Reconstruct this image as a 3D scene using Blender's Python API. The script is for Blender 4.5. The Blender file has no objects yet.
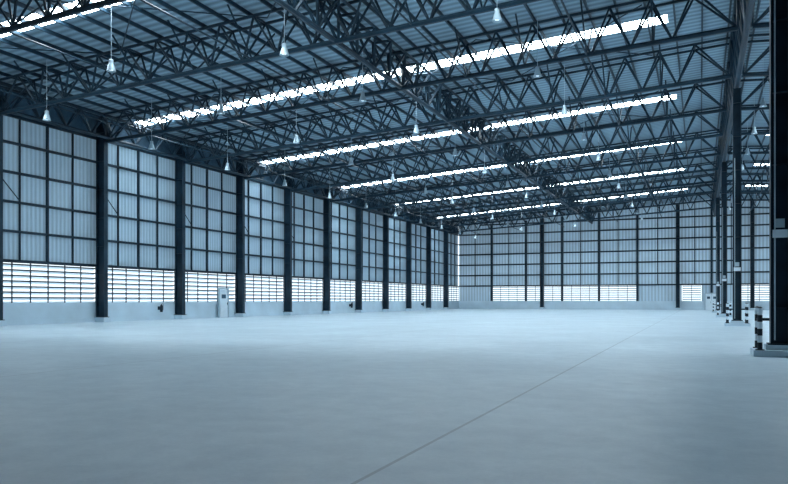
import bpy, math, random
from mathutils import Vector
random.seed(4)
S=bpy.context.scene
S.view_settings.view_transform='Standard'
XL,XR0,YB,YF=-35.5,39.18,112.2,-12.0
RID=1.84; BAY=7.62
def roof(x): return 15.66-.066*abs(x-RID)
def tbot(x): return 13.5-.0563*abs(x-RID)
YK=[36+BAY*k for k in range(-6,10)]

# ---------------- materials
def mat(name,col,rough=.6,metal=0,emit=None,es=0,noise=.0,nscale=3,spec=.3):
    m=bpy.data.materials.new(name); m.use_nodes=True
    nt=m.node_tree; b=nt.nodes['Principled BSDF']
    b.inputs['Base Color'].default_value=(*col,1)
    b.inputs['Roughness'].default_value=rough
    b.inputs['Metallic'].default_value=metal
    b.inputs['Specular IOR Level'].default_value=spec
    if emit:
        b.inputs['Emission Color'].default_value=(*emit,1); b.inputs['Emission Strength'].default_value=es
    if noise:
        tc=nt.nodes.new('ShaderNodeTexCoord'); n=nt.nodes.new('ShaderNodeTexNoise')
        n.inputs['Scale'].default_value=nscale; n.inputs['Detail'].default_value=6
        nt.links.new(tc.outputs['Object'],n.inputs['Vector'])
        r=nt.nodes.new('ShaderNodeValToRGB')
        r.color_ramp.elements[0].position=.3; r.color_ramp.elements[1].position=.7
        r.color_ramp.elements[0].color=(*[c*(1-noise) for c in col],1)
        r.color_ramp.elements[1].color=(*[min(1,c*(1+noise)) for c in col],1)
        nt.links.new(n.outputs['Fac'],r.inputs['Fac']); nt.links.new(r.outputs['Color'],b.inputs['Base Color'])
    return m
steel=mat('dark_blue_steel',(.01,.03,.05),.5,noise=.3,nscale=1.5)
steel2=mat('roof_steel',(.014,.038,.06),.5,noise=.25,nscale=1)
conc=mat('painted_concrete',(.55,.68,.77),.7,noise=.08,nscale=.7)
white=mat('white_paint',(.72,.82,.89),.5,noise=.04)
black=mat('black_paint',(.01,.02,.03),.5,noise=.1)
lampg=mat('lamp_aluminium',(.4,.51,.58),.4,.3,noise=.05)
lens=mat('lamp_lens',(.8,.9,1),.3,emit=(.8,.92,1),es=.8,noise=.02)
slat=mat('louvre_slat',(.62,.75,.84),.6,emit=(.78,.91,1),es=.2,noise=.05)  # slats emit a little, daylight from behind put into the material
sky=mat('translucent_skylight',(.8,.9,.95),.4,emit=(.8,.93,1),es=26,noise=.03)

def ribbed(name,col,axis,pitch,emit,es,contrast=.25,bump=.5):
    m=bpy.data.materials.new(name); m.use_nodes=True
    nt=m.node_tree; N=nt.nodes; K=nt.links; b=N['Principled BSDF']
    tc=N.new('ShaderNodeTexCoord'); sp=N.new('ShaderNodeSeparateXYZ'); K.new(tc.outputs['Object'],sp.inputs[0])
    mu=N.new('ShaderNodeMath'); mu.operation='MULTIPLY'; mu.inputs[1].default_value=2*math.pi/pitch
    K.new(sp.outputs[axis],mu.inputs[0])
    si=N.new('ShaderNodeMath'); si.operation='SINE'; K.new(mu.outputs[0],si.inputs[0])
    ma=N.new('ShaderNodeMapRange'); ma.inputs[1].default_value=-1; ma.inputs[2].default_value=1
    K.new(si.outputs[0],ma.inputs[0])
    n=N.new('ShaderNodeTexNoise'); n.inputs['Scale'].default_value=.35; n.inputs['Detail'].default_value=4
    K.new(tc.outputs['Object'],n.inputs['Vector'])
    ad=N.new('ShaderNodeMath'); ad.operation='MULTIPLY_ADD'; ad.inputs[1].default_value=.6; 
    K.new(ma.outputs[0],ad.inputs[0]); 
    hn=N.new('ShaderNodeMath'); hn.operation='MULTIPLY'; hn.inputs[1].default_value=.4; K.new(n.outputs['Fac'],hn.inputs[0])
    K.new(hn.outputs[0],ad.inputs[2])
    r=N.new('ShaderNodeValToRGB')
    r.color_ramp.elements[0].color=(*[c*(1-contrast) for c in col],1)
    r.color_ramp.elements[1].color=(*[min(1,c*(1+contrast)) for c in col],1)
    K.new(ad.outputs[0],r.inputs['Fac']); K.new(r.outputs['Color'],b.inputs['Base Color'])
    bp=N.new('ShaderNodeBump'); bp.inputs['Strength'].default_value=bump; bp.inputs['Distance'].default_value=.03
    K.new(ma.outputs[0],bp.inputs['Height']); K.new(bp.outputs[0],b.inputs['Normal'])
    b.inputs['Roughness'].default_value=.6; b.inputs['Specular IOR Level'].default_value=.2
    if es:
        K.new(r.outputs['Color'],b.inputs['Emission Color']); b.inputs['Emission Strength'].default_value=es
    return m
clad_y=ribbed('glowing_cladding_side',(.31,.43,.52),1,.3,None,.17)  # side sheets glow by added emission, fill light for the hall
clad_x=ribbed('glowing_cladding_end',(.35,.47,.56),0,.45,None,.24,contrast=.3)  # end wall sheets glow too, emission added as fill
dark_and_shade=mat('dark_panels_and_shade',(.05,.1,.15),.7,noise=.2)
deck=ribbed('roof_deck',(.2,.295,.365),1,.5,None,.05,contrast=.5)  # metal deck, faint emission added to lift the roof brightness

# floor
fm=bpy.data.materials.new('polished_concrete_floor'); fm.use_nodes=True
nt=fm.node_tree;N=nt.nodes;K=nt.links;b=N['Principled BSDF']
tc=N.new('ShaderNodeTexCoord')
n1=N.new('ShaderNodeTexNoise'); n1.inputs['Scale'].default_value=.3; n1.inputs['Detail'].default_value=10; n1.inputs['Roughness'].default_value=.58
n2=N.new('ShaderNodeTexNoise'); n2.inputs['Scale'].default_value=2.2; n2.inputs['Detail'].default_value=9; n2.inputs['Distortion'].default_value=.25; n2.inputs['Roughness'].default_value=.7
n3=N.new('ShaderNodeTexNoise'); n3.inputs['Scale'].default_value=22; n3.inputs['Detail'].default_value=4
for n in (n1,n2,n3): K.new(tc.outputs['Object'],n.inputs['Vector'])
r=N.new('ShaderNodeValToRGB'); r.color_ramp.elements[0].position=.28; r.color_ramp.elements[1].position=.74
r.color_ramp.elements[0].color=(.33,.46,.56,1); r.color_ramp.elements[1].color=(.75,.88,.95,1)
mx=N.new('ShaderNodeMath'); mx.operation='MULTIPLY_ADD'; mx.inputs[1].default_value=.5
h=N.new('ShaderNodeMath'); h.operation='MULTIPLY'; h.inputs[1].default_value=.38; K.new(n2.outputs['Fac'],h.inputs[0])
h3=N.new('ShaderNodeMath'); h3.operation='MULTIPLY_ADD'; h3.inputs[1].default_value=.12; K.new(n3.outputs['Fac'],h3.inputs[0]); K.new(h.outputs[0],h3.inputs[2])
K.new(n1.outputs['Fac'],mx.inputs[0]); K.new(h3.outputs[0],mx.inputs[2]); K.new(mx.outputs[0],r.inputs['Fac'])
sp=N.new('ShaderNodeSeparateXYZ'); K.new(tc.outputs['Object'],sp.inputs[0])
def joint(axis,off,pitch,w):
    a=N.new('ShaderNodeMath'); a.operation='ADD'; a.inputs[1].default_value=off+1000*pitch; K.new(sp.outputs[axis],a.inputs[0])
    m_=N.new('ShaderNodeMath'); m_.operation='MODULO'; m_.inputs[1].default_value=pitch; K.new(a.outputs[0],m_.inputs[0])
    l=N.new('ShaderNodeMath'); l.operation='LESS_THAN'; l.inputs[1].default_value=w; K.new(m_.outputs[0],l.inputs[0]); return l
j1=joint(0,2.46,9.3,.04); j2=joint(1,0,22.86,.03)
jm=N.new('ShaderNodeMath'); jm.operation='MAXIMUM'; K.new(j1.outputs[0],jm.inputs[0]); K.new(j2.outputs[0],jm.inputs[1])
jf=N.new('ShaderNodeMath'); jf.operation='MULTIPLY'; jf.inputs[1].default_value=.5; K.new(jm.outputs[0],jf.inputs[0])
mc=N.new('ShaderNodeMixRGB'); mc.inputs[2].default_value=(.12,.18,.24,1); K.new(jf.outputs[0],mc.inputs[0]); K.new(r.outputs['Color'],mc.inputs[1])
K.new(mc.outputs[0],b.inputs['Base Color'])
rr=N.new('ShaderNodeMapRange'); rr.inputs[1].default_value=.35; rr.inputs[2].default_value=.65; rr.inputs[3].default_value=.34; rr.inputs[4].default_value=.42; K.new(n1.outputs['Fac'],rr.inputs[0]); K.new(rr.outputs[0],b.inputs['Roughness'])
b.inputs['Specular IOR Level'].default_value=.4
bp=N.new('ShaderNodeBump'); bp.inputs['Strength'].default_value=.1; bp.inputs['Distance'].default_value=.01; K.new(n3.outputs['Fac'],bp.inputs['Height']); K.new(bp.outputs[0],b.inputs['Normal'])

# ---------------- mesh builder
class M:
    def __init__(s): s.v=[];s.f=[];s.m=[];s.mats=[]
    def mi(s,m):
        if m not in s.mats: s.mats.append(m)
        return s.mats.index(m)
    def add(s,vs,fs,m):
        o=len(s.v); s.v+= [tuple(v) for v in vs]; i=s.mi(m)
        for f in fs: s.f.append([o+k for k in f]); s.m.append(i)
    def box(s,a,b,m):
        x0,y0,z0=a;x1,y1,z1=b
        s.add([(x0,y0,z0),(x1,y0,z0),(x1,y1,z0),(x0,y1,z0),(x0,y0,z1),(x1,y0,z1),(x1,y1,z1),(x0,y1,z1)],
          [(0,3,2,1),(4,5,6,7),(0,1,5,4),(1,2,6,5),(2,3,7,6),(3,0,4,7)],m)
    def beam(s,p,q,w,h,m):
        p=Vector(p);q=Vector(q);d=(q-p).normalized()
        up=Vector((0,0,1)) if abs(d.z)<.95 else Vector((1,0,0))
        a=d.cross(up).normalized()*w/2; c=a.cross(d).normalized()*h/2
        vs=[p-a-c,p+a-c,p+a+c,p-a+c,q-a-c,q+a-c,q+a+c,q-a+c]
        s.add(vs,[(0,1,2,3),(7,6,5,4),(0,4,5,1),(1,5,6,2),(2,6,7,3),(3,7,4,0)],m)
    def tube(s,p,q,r,m,n=6):
        p=Vector(p);q=Vector(q);d=(q-p).normalized()
        up=Vector((0,0,1)) if abs(d.z)<.95 else Vector((1,0,0))
        a=d.cross(up).normalized(); c=a.cross(d).normalized()
        vs=[];
        for e in (p,q):
            for i in range(n):
                t=2*math.pi*i/n; vs.append(e+(a*math.cos(t)+c*math.sin(t))*r)
        fs=[(i,(i+1)%n,n+(i+1)%n,n+i) for i in range(n)]+[tuple(range(n))[::-1],tuple(range(n,2*n))]
        s.add(vs,fs,m)
    def lathe(s,prof,c,m,n=16):
        vs=[];fs=[]
        for (r,z) in prof:
            for i in range(n):
                t=2*math.pi*i/n; vs.append((c[0]+r*math.cos(t),c[1]+r*math.sin(t),c[2]+z))
        for j in range(len(prof)-1):
            for i in range(n):
                fs.append((j*n+i,j*n+(i+1)%n,(j+1)*n+(i+1)%n,(j+1)*n+i))
        s.add(vs,fs,m)
    def mesh(s,name):
        me=bpy.data.meshes.new(name); me.from_pydata(s.v,[],s.f)
        for m in s.mats: me.materials.append(m)
        me.polygons.foreach_set('material_index',s.m); me.update(); return me
    def obj(s,name,parent=None,loc=(0,0,0)):
        o=bpy.data.objects.new(name,s.mesh(name)); o.location=loc; S.collection.objects.link(o)
        if parent: o.parent=parent
        return o

# ---------------- floor
m=M(); m.box((XL-.4,YF-.4,-.3),(XR0+.4,YB+.4,0),fm); m.obj('floor')

# ---------------- ceiling deck with skylight openings
SKY=[39.1+15.2*k for k in range(-1,5)]
SW=.55
m=M()
def slab(x0,x1,y0,y1,mm,t=.12):
    z0,z1=roof(x0),roof(x1)
    m.add([(x0,y0,z0),(x1,y0,z1),(x1,y1,z1),(x0,y1,z0),(x0,y0,z0+t),(x1,y0,z1+t),(x1,y1,z1+t),(x0,y1,z0+t)],
      [(0,3,2,1),(4,5,6,7),(0,1,5,4),(1,2,6,5),(2,3,7,6),(3,0,4,7)],mm)
for (a,b_,c,d) in ((XL-.3,-34.8,-1.5,RID),(XR0+.3,38.4,5.2,RID)):
    lo,hi=min(a,b_),max(a,b_)
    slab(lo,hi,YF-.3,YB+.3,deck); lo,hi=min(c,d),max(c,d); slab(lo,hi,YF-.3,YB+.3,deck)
    lo,hi=min(b_,c),max(b_,c); y=YF-.3
    for s_ in SKY:
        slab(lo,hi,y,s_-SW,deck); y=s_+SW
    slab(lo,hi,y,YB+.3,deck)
ceil=m.obj('ceiling')
for s_ in SKY:
    for (lo,hi) in ((-34.8,-1.5),(5.2,38.4)):
        m=M(); slab(lo,hi,s_-SW,s_+SW,sky,.06); m.obj('skylight_strip',ceil)
# purlins
m=M()
x=XL+.6
while x<XR0:
    z=roof(x); m.box((x-.04,YF,z-.18),(x+.04,YB,z-.01),steel2); x+=1.25
m.obj('purlins',ceil)

# ---------------- trusses
def truss3d(m,pb,pt,off,r1,r2):
    n=len(pb)
    for i in range(n-1):
        m.tube(pb[i],pb[i+1],r1,steel)
    for sgn in (-1,1):
        T=[p+off*sgn for p in pt]
        for i in range(len(T)-1): m.tube(T[i],T[i+1],r1*.6,steel)
        for i in range(n):
            if i<len(T): m.tube(pb[i],T[i],r2,steel,5)
            if i+1<len(T): m.tube(pb[i],T[i+1],r2,steel,5)
    for p in pt: m.tube(p-off,p+off,r2,steel,5)
for yk in YK:
    m=M()
    for (xe,sg) in ((XL+.8,1),(XR0-.8,-1)):
        n=20; xe2=RID-sg*.3; xs=[xe+(xe2-xe)*i/n for i in range(n+1)]
        pt=[Vector((x,yk,roof(x)-.24)) for x in xs]
        xm=[(xs[i]+xs[i+1])/2 for i in range(n)]
        xm[0]=xs[0]; xm[-1]=xs[-1]
        pb=[Vector((x,yk,tbot(x))) for x in xm]
        truss3d(m,pb,pt,Vector((0,.5,0)),.115,.055)
    m.obj('roof_truss')
def longtruss(X,zb,zt,name,off=.4,r1=.1,r2=.05,p=2.54):
    m=M(); n=int((YB-YF-1.4)/p)
    ys=[YB-.8-p*i for i in range(n+1)]
    pt=[Vector((X,y,zt)) for y in ys]; pb=[Vector((X,y-p/2,zb)) for y in ys[:-1]]
    truss3d(m,pb,pt,Vector((off,0,0)),r1,r2); return m.obj(name)
longtruss(-14.6,tbot(-14.6)+.05,roof(-14.6)-.35,'jack_truss',.5,.12,.07,1.9)
longtruss(18.3,tbot(18.3)+.05,roof(18.3)-.35,'jack_truss',.5,.12,.07,1.9)
longtruss(RID,12.95,roof(RID)-.4,'ridge_truss',.3,.14,.08,1.9)
longtruss(XL+1.05,11.6,roof(XL+1.05)-.4,'eave_truss',.2,.1,.06,1.9)
longtruss(XR0-1.05,11.6,roof(XR0-1.05)-.4,'eave_truss',.2,.1,.06,1.9)
# sway bracing
m=M()
for X in (-31.5,-28.5,-25.2,-22,-18.8,-11,-8,-5,-2,6.2,10.2,14,22,27,32):
    if X in (-31.5,-25.2,-18.8,-11,-5,6.2,14,27): m.tube((X,YF+.4,tbot(X)),(X,YB-.5,tbot(X)),.045,steel,5)
    for i,yk in enumerate(YK):
        for sg in (-1,1):
            m.tube((X,yk,tbot(X)),(X,yk+sg*1.9,roof(X)-.16),.045,steel,5)
for i in range(0,len(YK)-1):
    for (a,b_) in ((-35,-26.5),(-26.5,-18),(-10.5,-2.5),(-18,-10.5)):
        if i%2==0:
            m.tube((a,YK[i],roof(a)-.24),(b_,YK[i+1],roof(b_)-.24),.03,steel,5)
            m.tube((b_,YK[i],roof(b_)-.24),(a,YK[i+1],roof(a)-.24),.03,steel,5)
m.obj('roof_bracing')

# ---------------- columns
def hcol(m,cx,cy,z0,z1,dx,dy,tx,mm=None):
    mm=mm or steel
    m.box((cx-dx/2,cy-dy/2,z0),(cx-dx/2+tx,cy+dy/2,z1),mm)
    m.box((cx+dx/2-tx,cy-dy/2,z0),(cx+dx/2,cy+dy/2,z1),mm)
    m.box((cx-dx/2+tx,cy-tx/2,z0),(cx+dx/2-tx,cy+tx/2,z1),mm)
    z=z0+.9
    while z<z1-.3:
        m.box((cx-dx/2+tx,cy-dy/2+.02,z),(cx+dx/2-tx,cy+dy/2-.02,z+.025),mm); z+=1.8
    m.box((cx-dx/2-.06,cy-dy/2-.06,z0),(cx+dx/2+.06,cy+dy/2+.06,z0+.04),mm)
for yk in YK:
    for (X,xi) in ((XL+.4,XL),(XR0-.4,XR0)):
        m=M(); hcol(m,X,yk,.3,roof(X)-.3,.66,.34,.035)
        m.box((X-.4,yk-.3,0),(X+.45,yk+.3,.3),conc); m.obj('steel_column')
for i,yk in enumerate([20.76+22.86*k for k in range(-1,4)]):
    m=M(); hcol(m,RID,yk,.28,12.8,.42,.4,.03)
    m.box((RID-.62,yk-.62,0),(RID+.62,yk+.62,.16),conc); m.box((RID-.33,yk-.33,.16),(RID+.33,yk+.33,.28),conc)
    m.box((RID-.17,yk-.24,2.95),(RID+.17,yk-.2,3.15),white)
    m.box((RID-.1,yk-.23,3.2),(RID+.1,yk-.2,3.42),lampg)
    m.tube((RID-.12,yk-.22,.4),(RID-.12,yk-.22,9),.02,lampg)
    m.obj('steel_column')
    m=M()
    for sx in (-1,1):
        for sy in (-1,1):
            px,py=RID+sx*.47,yk+sy*.47
            m.box((px-.1,py-.1,.16),(px+.1,py+.1,.18),black)
            for j in range(6):
                m.tube((px,py,.18+.17*j),(px,py,.18+.17*(j+1)),.06,(black if j%2==0 else white),10)
            m.lathe([(.06,0),(.04,.03),(0,.04)],(px,py,1.2),black,10)
    for sx in (-1,1):
        m.beam((RID+sx*.47,yk-.41,.9),(RID+sx*.47,yk+.41,.9),.04,.07,steel)
    m.beam((RID-.41,yk+.47,.9),(RID+.41,yk+.47,.9),.04,.07,steel)
    m.obj('column_guard')
# end wall columns
for X in (-22.1,-2.9,6.6):
    m=M(); hcol(m,X,YB-.75,.3,roof(X)-.3,.5,.7,.035); m.box((X-.4,YB-1.2,0),(X+.4,YB-.32,.3),conc); m.obj('steel_column')

# ---------------- walls
ZB,ZW=1.24,3.6
GZ=[3.6,5.25,6.9,8.55,10.2,11.7]
wn=[0]
def louvre(a,b_,fixed,along,inward):
    wn[0]+=1; m=M()
    def P(t,d,z): return (fixed+inward*d,t,z) if along=='y' else (t,fixed+inward*d,z)
    def bx(t0,t1,d0,d1,z0,z1,mm):
        p=P(t0,d0,z0);q=P(t1,d1,z1); m.box(tuple(map(min,p,q)),tuple(map(max,p,q)),mm)
    bx(a,b_,-.1,.1,ZB,ZB+.08,slat); bx(a,b_,-.1,.1,ZW-.1,ZW,steel)
    n=7; pz=(ZW-ZB-.18)/n
    for i in range(n):
        z=ZB+.08+pz*(i+.5)
        t=.02; w=.11
        vs=[P(a,-w,z-.09),P(b_,-w,z-.09),P(b_,w,z+.05),P(a,w,z+.05),P(a,-w,z-.09+t),P(b_,-w,z-.09+t),P(b_,w,z+.05+t),P(a,w,z+.05+t)]
        m.add(vs,[(0,3,2,1),(4,5,6,7),(0,1,5,4),(1,2,6,5),(2,3,7,6),(3,0,4,7)],slat)
        bx(a,b_,.1,.12,z+.02,z+.1,steel2)
    k=max(1,round((b_-a)/1.27))
    for i in range(k+1):
        t=a+(b_-a)*i/k; bx(max(a,t-.03),min(b_,t+.03),.12,.17,ZB,ZW,steel)
    m.obj('window_%d'%wn[0])

def quadx(m,x0,x1,y,z0,f1,mm,t):
    m.add([(x0,y,z0),(x1,y,z0),(x1,y,f1(x1)),(x0,y,f1(x0)),(x0,y+t,z0),(x1,y+t,z0),(x1,y+t,f1(x1)),(x0,y+t,f1(x0))],
      [(0,1,2,3),(7,6,5,4),(0,4,5,1),(1,5,6,2),(2,6,7,3),(3,7,4,0)],mm)
def sidewall(X,inw,name):
    m=M()
    def bx(y0,y1,d0,d1,z0,z1,mm):
        p=(X+inw*d0,y0,z0);q=(X+inw*d1,y1,z1); m.box(tuple(map(min,p,q)),tuple(map(max,p,q)),mm)
    bx(YF,YB,-.3,0,0,ZB,conc)
    bx(YF,YB,-.25,-.15,ZW,11.7,clad_y); bx(YF,YB,-.25,-.15,11.7,roof(X),dark_and_shade)  # upper band coloured dark, wall shade under the eaves painted in
    w=m.obj(name)
    m=M()
    for z in GZ: bx(YF,YB,-.15,.0,z-.07,z+.07,steel)
    cols=YK+[YB]; prev=YF
    for yk in cols:
        for fr,wd in ((.5,.06),(.25,.022),(.75,.022)):
            y=prev+(yk-prev)*fr; bx(y-wd,y+wd,-.14,.0,ZW,11.7,steel)
        prev=yk
    for i,yk in enumerate(YK):
        if i+1<len(YK):
            m.tube((X+inw*.05,yk+.2,8.55),(X+inw*.05,yk+1.9,6.9),.03,steel)
    m.obj('girts',w)
    ys=[YF]+YK+[YB]
    for i in range(len(ys)-1):
        louvre(ys[i]+(.1 if i else 0),ys[i+1]-.1,X-inw*.15,'y',inw)
    return w
wl=sidewall(XL,1,'wall_left'); wr=sidewall(XR0,-1,'wall_right')
posts=[-30.1,-24.7,-19.2,-13.8,-8.4,-2.9,1.5,6.6,12,17.4,22.8,28.2,33.6]
op=[(-30.1,-24.7),(-24.7,-19.2),(-19.2,-13.8),(-13.8,-8.4),(-2.4,.2),(4.6,9),(12,17.4),(22.8,28.2)]
def endwall(Y,inw,name,ops):
    m=M()
    o=.15 if inw<0 else -.25
    m.box((XL,Y+(0 if inw<0 else -.3),0),(XR0,Y+(.3 if inw<0 else 0),ZB),conc)
    br=sorted(set([XL,RID,XR0]+posts))
    for a,b_ in zip(br[:-1],br[1:]): 
        quadx(m,a,b_,Y+o,ZW,roof,clad_x if ops else dark_and_shade,.1)
    x=XL
    for a,b_ in ops+[(XR0,XR0)]:
        if a>x: m.box((x,Y+o,ZB),(a,Y+o+.1,ZW),clad_x if ops else dark_and_shade)
        x=b_
    w=m.obj(name)
    m=M()
    for z in GZ+[13.2]:
        xa=XL if z<13 else -32; xb=XR0 if z<13 else 34
        m.box((xa,min(Y,Y-inw*.15),z-.1),(xb,max(Y,Y-inw*.15),z+.1),steel)
    for p in posts:
        m.box((p-.15,min(Y+inw*.28,Y-inw*.13),ZB),(p+.15,max(Y+inw*.28,Y-inw*.13),roof(p)-.3),steel)
    for a,b_ in zip([XL]+posts[:-1],posts):
        c=(a+b_)/2; m.box((c-.05,Y-.05,ZW),(c+.05,Y+.05,roof(c)-.3),steel)
    m.obj('girts',w)
    for a,b_ in ops: louvre(a+.1,b_-.1,Y-inw*.15,'x',inw)
endwall(YB,-1,'wall_back',op)
endwall(YF,1,'wall_front',[])

m=M(); m.box((XL,YF,0),(XL+.12,YB,.25),conc); m.obj('baseboard_left')
m=M(); m.box((XL+.12,YB-.12,0),(XR0-.12,YB,.25),conc); m.obj('baseboard_back')

# doors
def door(name,loc,rot,w,h,leaves):
    m=M(); f=.1
    m.box((-w/2-f,-.1,0),(-w/2,.06,h+f),lampg); m.box((w/2,-.1,0),(w/2+f,.06,h+f),lampg); m.box((-w/2,-.1,h),(w/2,.06,h+f),lampg)
    lw=w/leaves
    for i in range(leaves):
        a=-w/2+lw*i; m.box((a+.01,-.05,.02),(a+lw-.01,0,h-.01),white)
        m.box((a+.25*lw,-.065,h*.68),(a+.75*lw,-.05,h*.82),dark_and_shade)
        m.box((a+.15*lw,-.06,.12),(a+.85*lw,-.05,h*.42),white)
        m.tube((a+lw-.12,-.1,1.0),(a+lw-.12,-.1,1.2),.02,steel); m.box((a+lw-.14,-.1,1.08),(a+lw-.1,-.05,1.12),steel)
    o=m.obj(name,loc=loc); o.rotation_euler=(0,0,rot)
door('door_1',(XL+.24,49.1,0),math.pi/2,1.1,2.25,1)
door('door_2',(1.5,YB-.3,0),0,1.6,2.3,2)

for y in (41.7,72.5,95):
    m=M(); X=XL+.26
    m.lathe([(0,0),(.09,.0),(.1,.03),(.1,.42),(.06,.5),(.03,.52),(.03,.58),(0,.58)],(X+.05,y,.55),black,12)
    m.tube((X+.05,y,1.1),(X+.12,y+.1,1.15),.015,black); m.tube((X+.12,y+.1,1.15),(X+.12,y+.1,.7),.015,black)
    m.box((X-.255,y-.03,.7),(X-.04,y+.03,.95),steel); m.obj('fire_extinguisher')

# ---------------- pendant lamps
meshes={}
def lamp(x,y,H):
    z=H+1.4
    if x not in meshes:
        m=M(); top=roof(x)-.1-z
        m.tube((0,0,.36),(0,0,top),.012,lampg,6)
        m.lathe([(0,.38),(.08,.38),(.1,.35),(.1,.2),(.12,.17),(.14,.1),(.17,-.02),(.2,-.1),(.185,-.1),(.155,-.02),(.12,.08),(0,.1)],(0,0,0),lampg,18)
        m.lathe([(0,-.09),(.07,-.07),(.1,-.02),(.08,.04),(.05,.08)],(0,0,0),lens,12)
        meshes[x]=m.mesh('pendant_lamp')
    o=bpy.data.objects.new('pendant_lamp',meshes[x]); o.location=(x,y,z); S.collection.objects.link(o)
Y0={-30.2:27.3,-22.7:23.8,-15.8:26.2,-7.2:27.6,3.4:25,11.0:26,19.9:26}
for j in range(-3,11):
    for x,y0 in Y0.items():
        lamp(x,y0+BAY*j,11.5-.075*abs(x-RID))

# ---------------- world + camera
w=bpy.data.worlds.new('World'); S.world=w; w.use_nodes=True
bg=w.node_tree.nodes['Background']; bg.inputs[0].default_value=(.84,.94,1,1); bg.inputs[1].default_value=1.7
cam=bpy.data.cameras.new('camera'); co=bpy.data.objects.new('camera',cam); S.collection.objects.link(co)
co.location=(0,0,1.4); co.rotation_euler=(math.pi/2,0,math.atan(306/735))
cam.sensor_width=36; cam.lens=735/788*36; cam.shift_y=58/788; cam.clip_end=500
S.camera=co
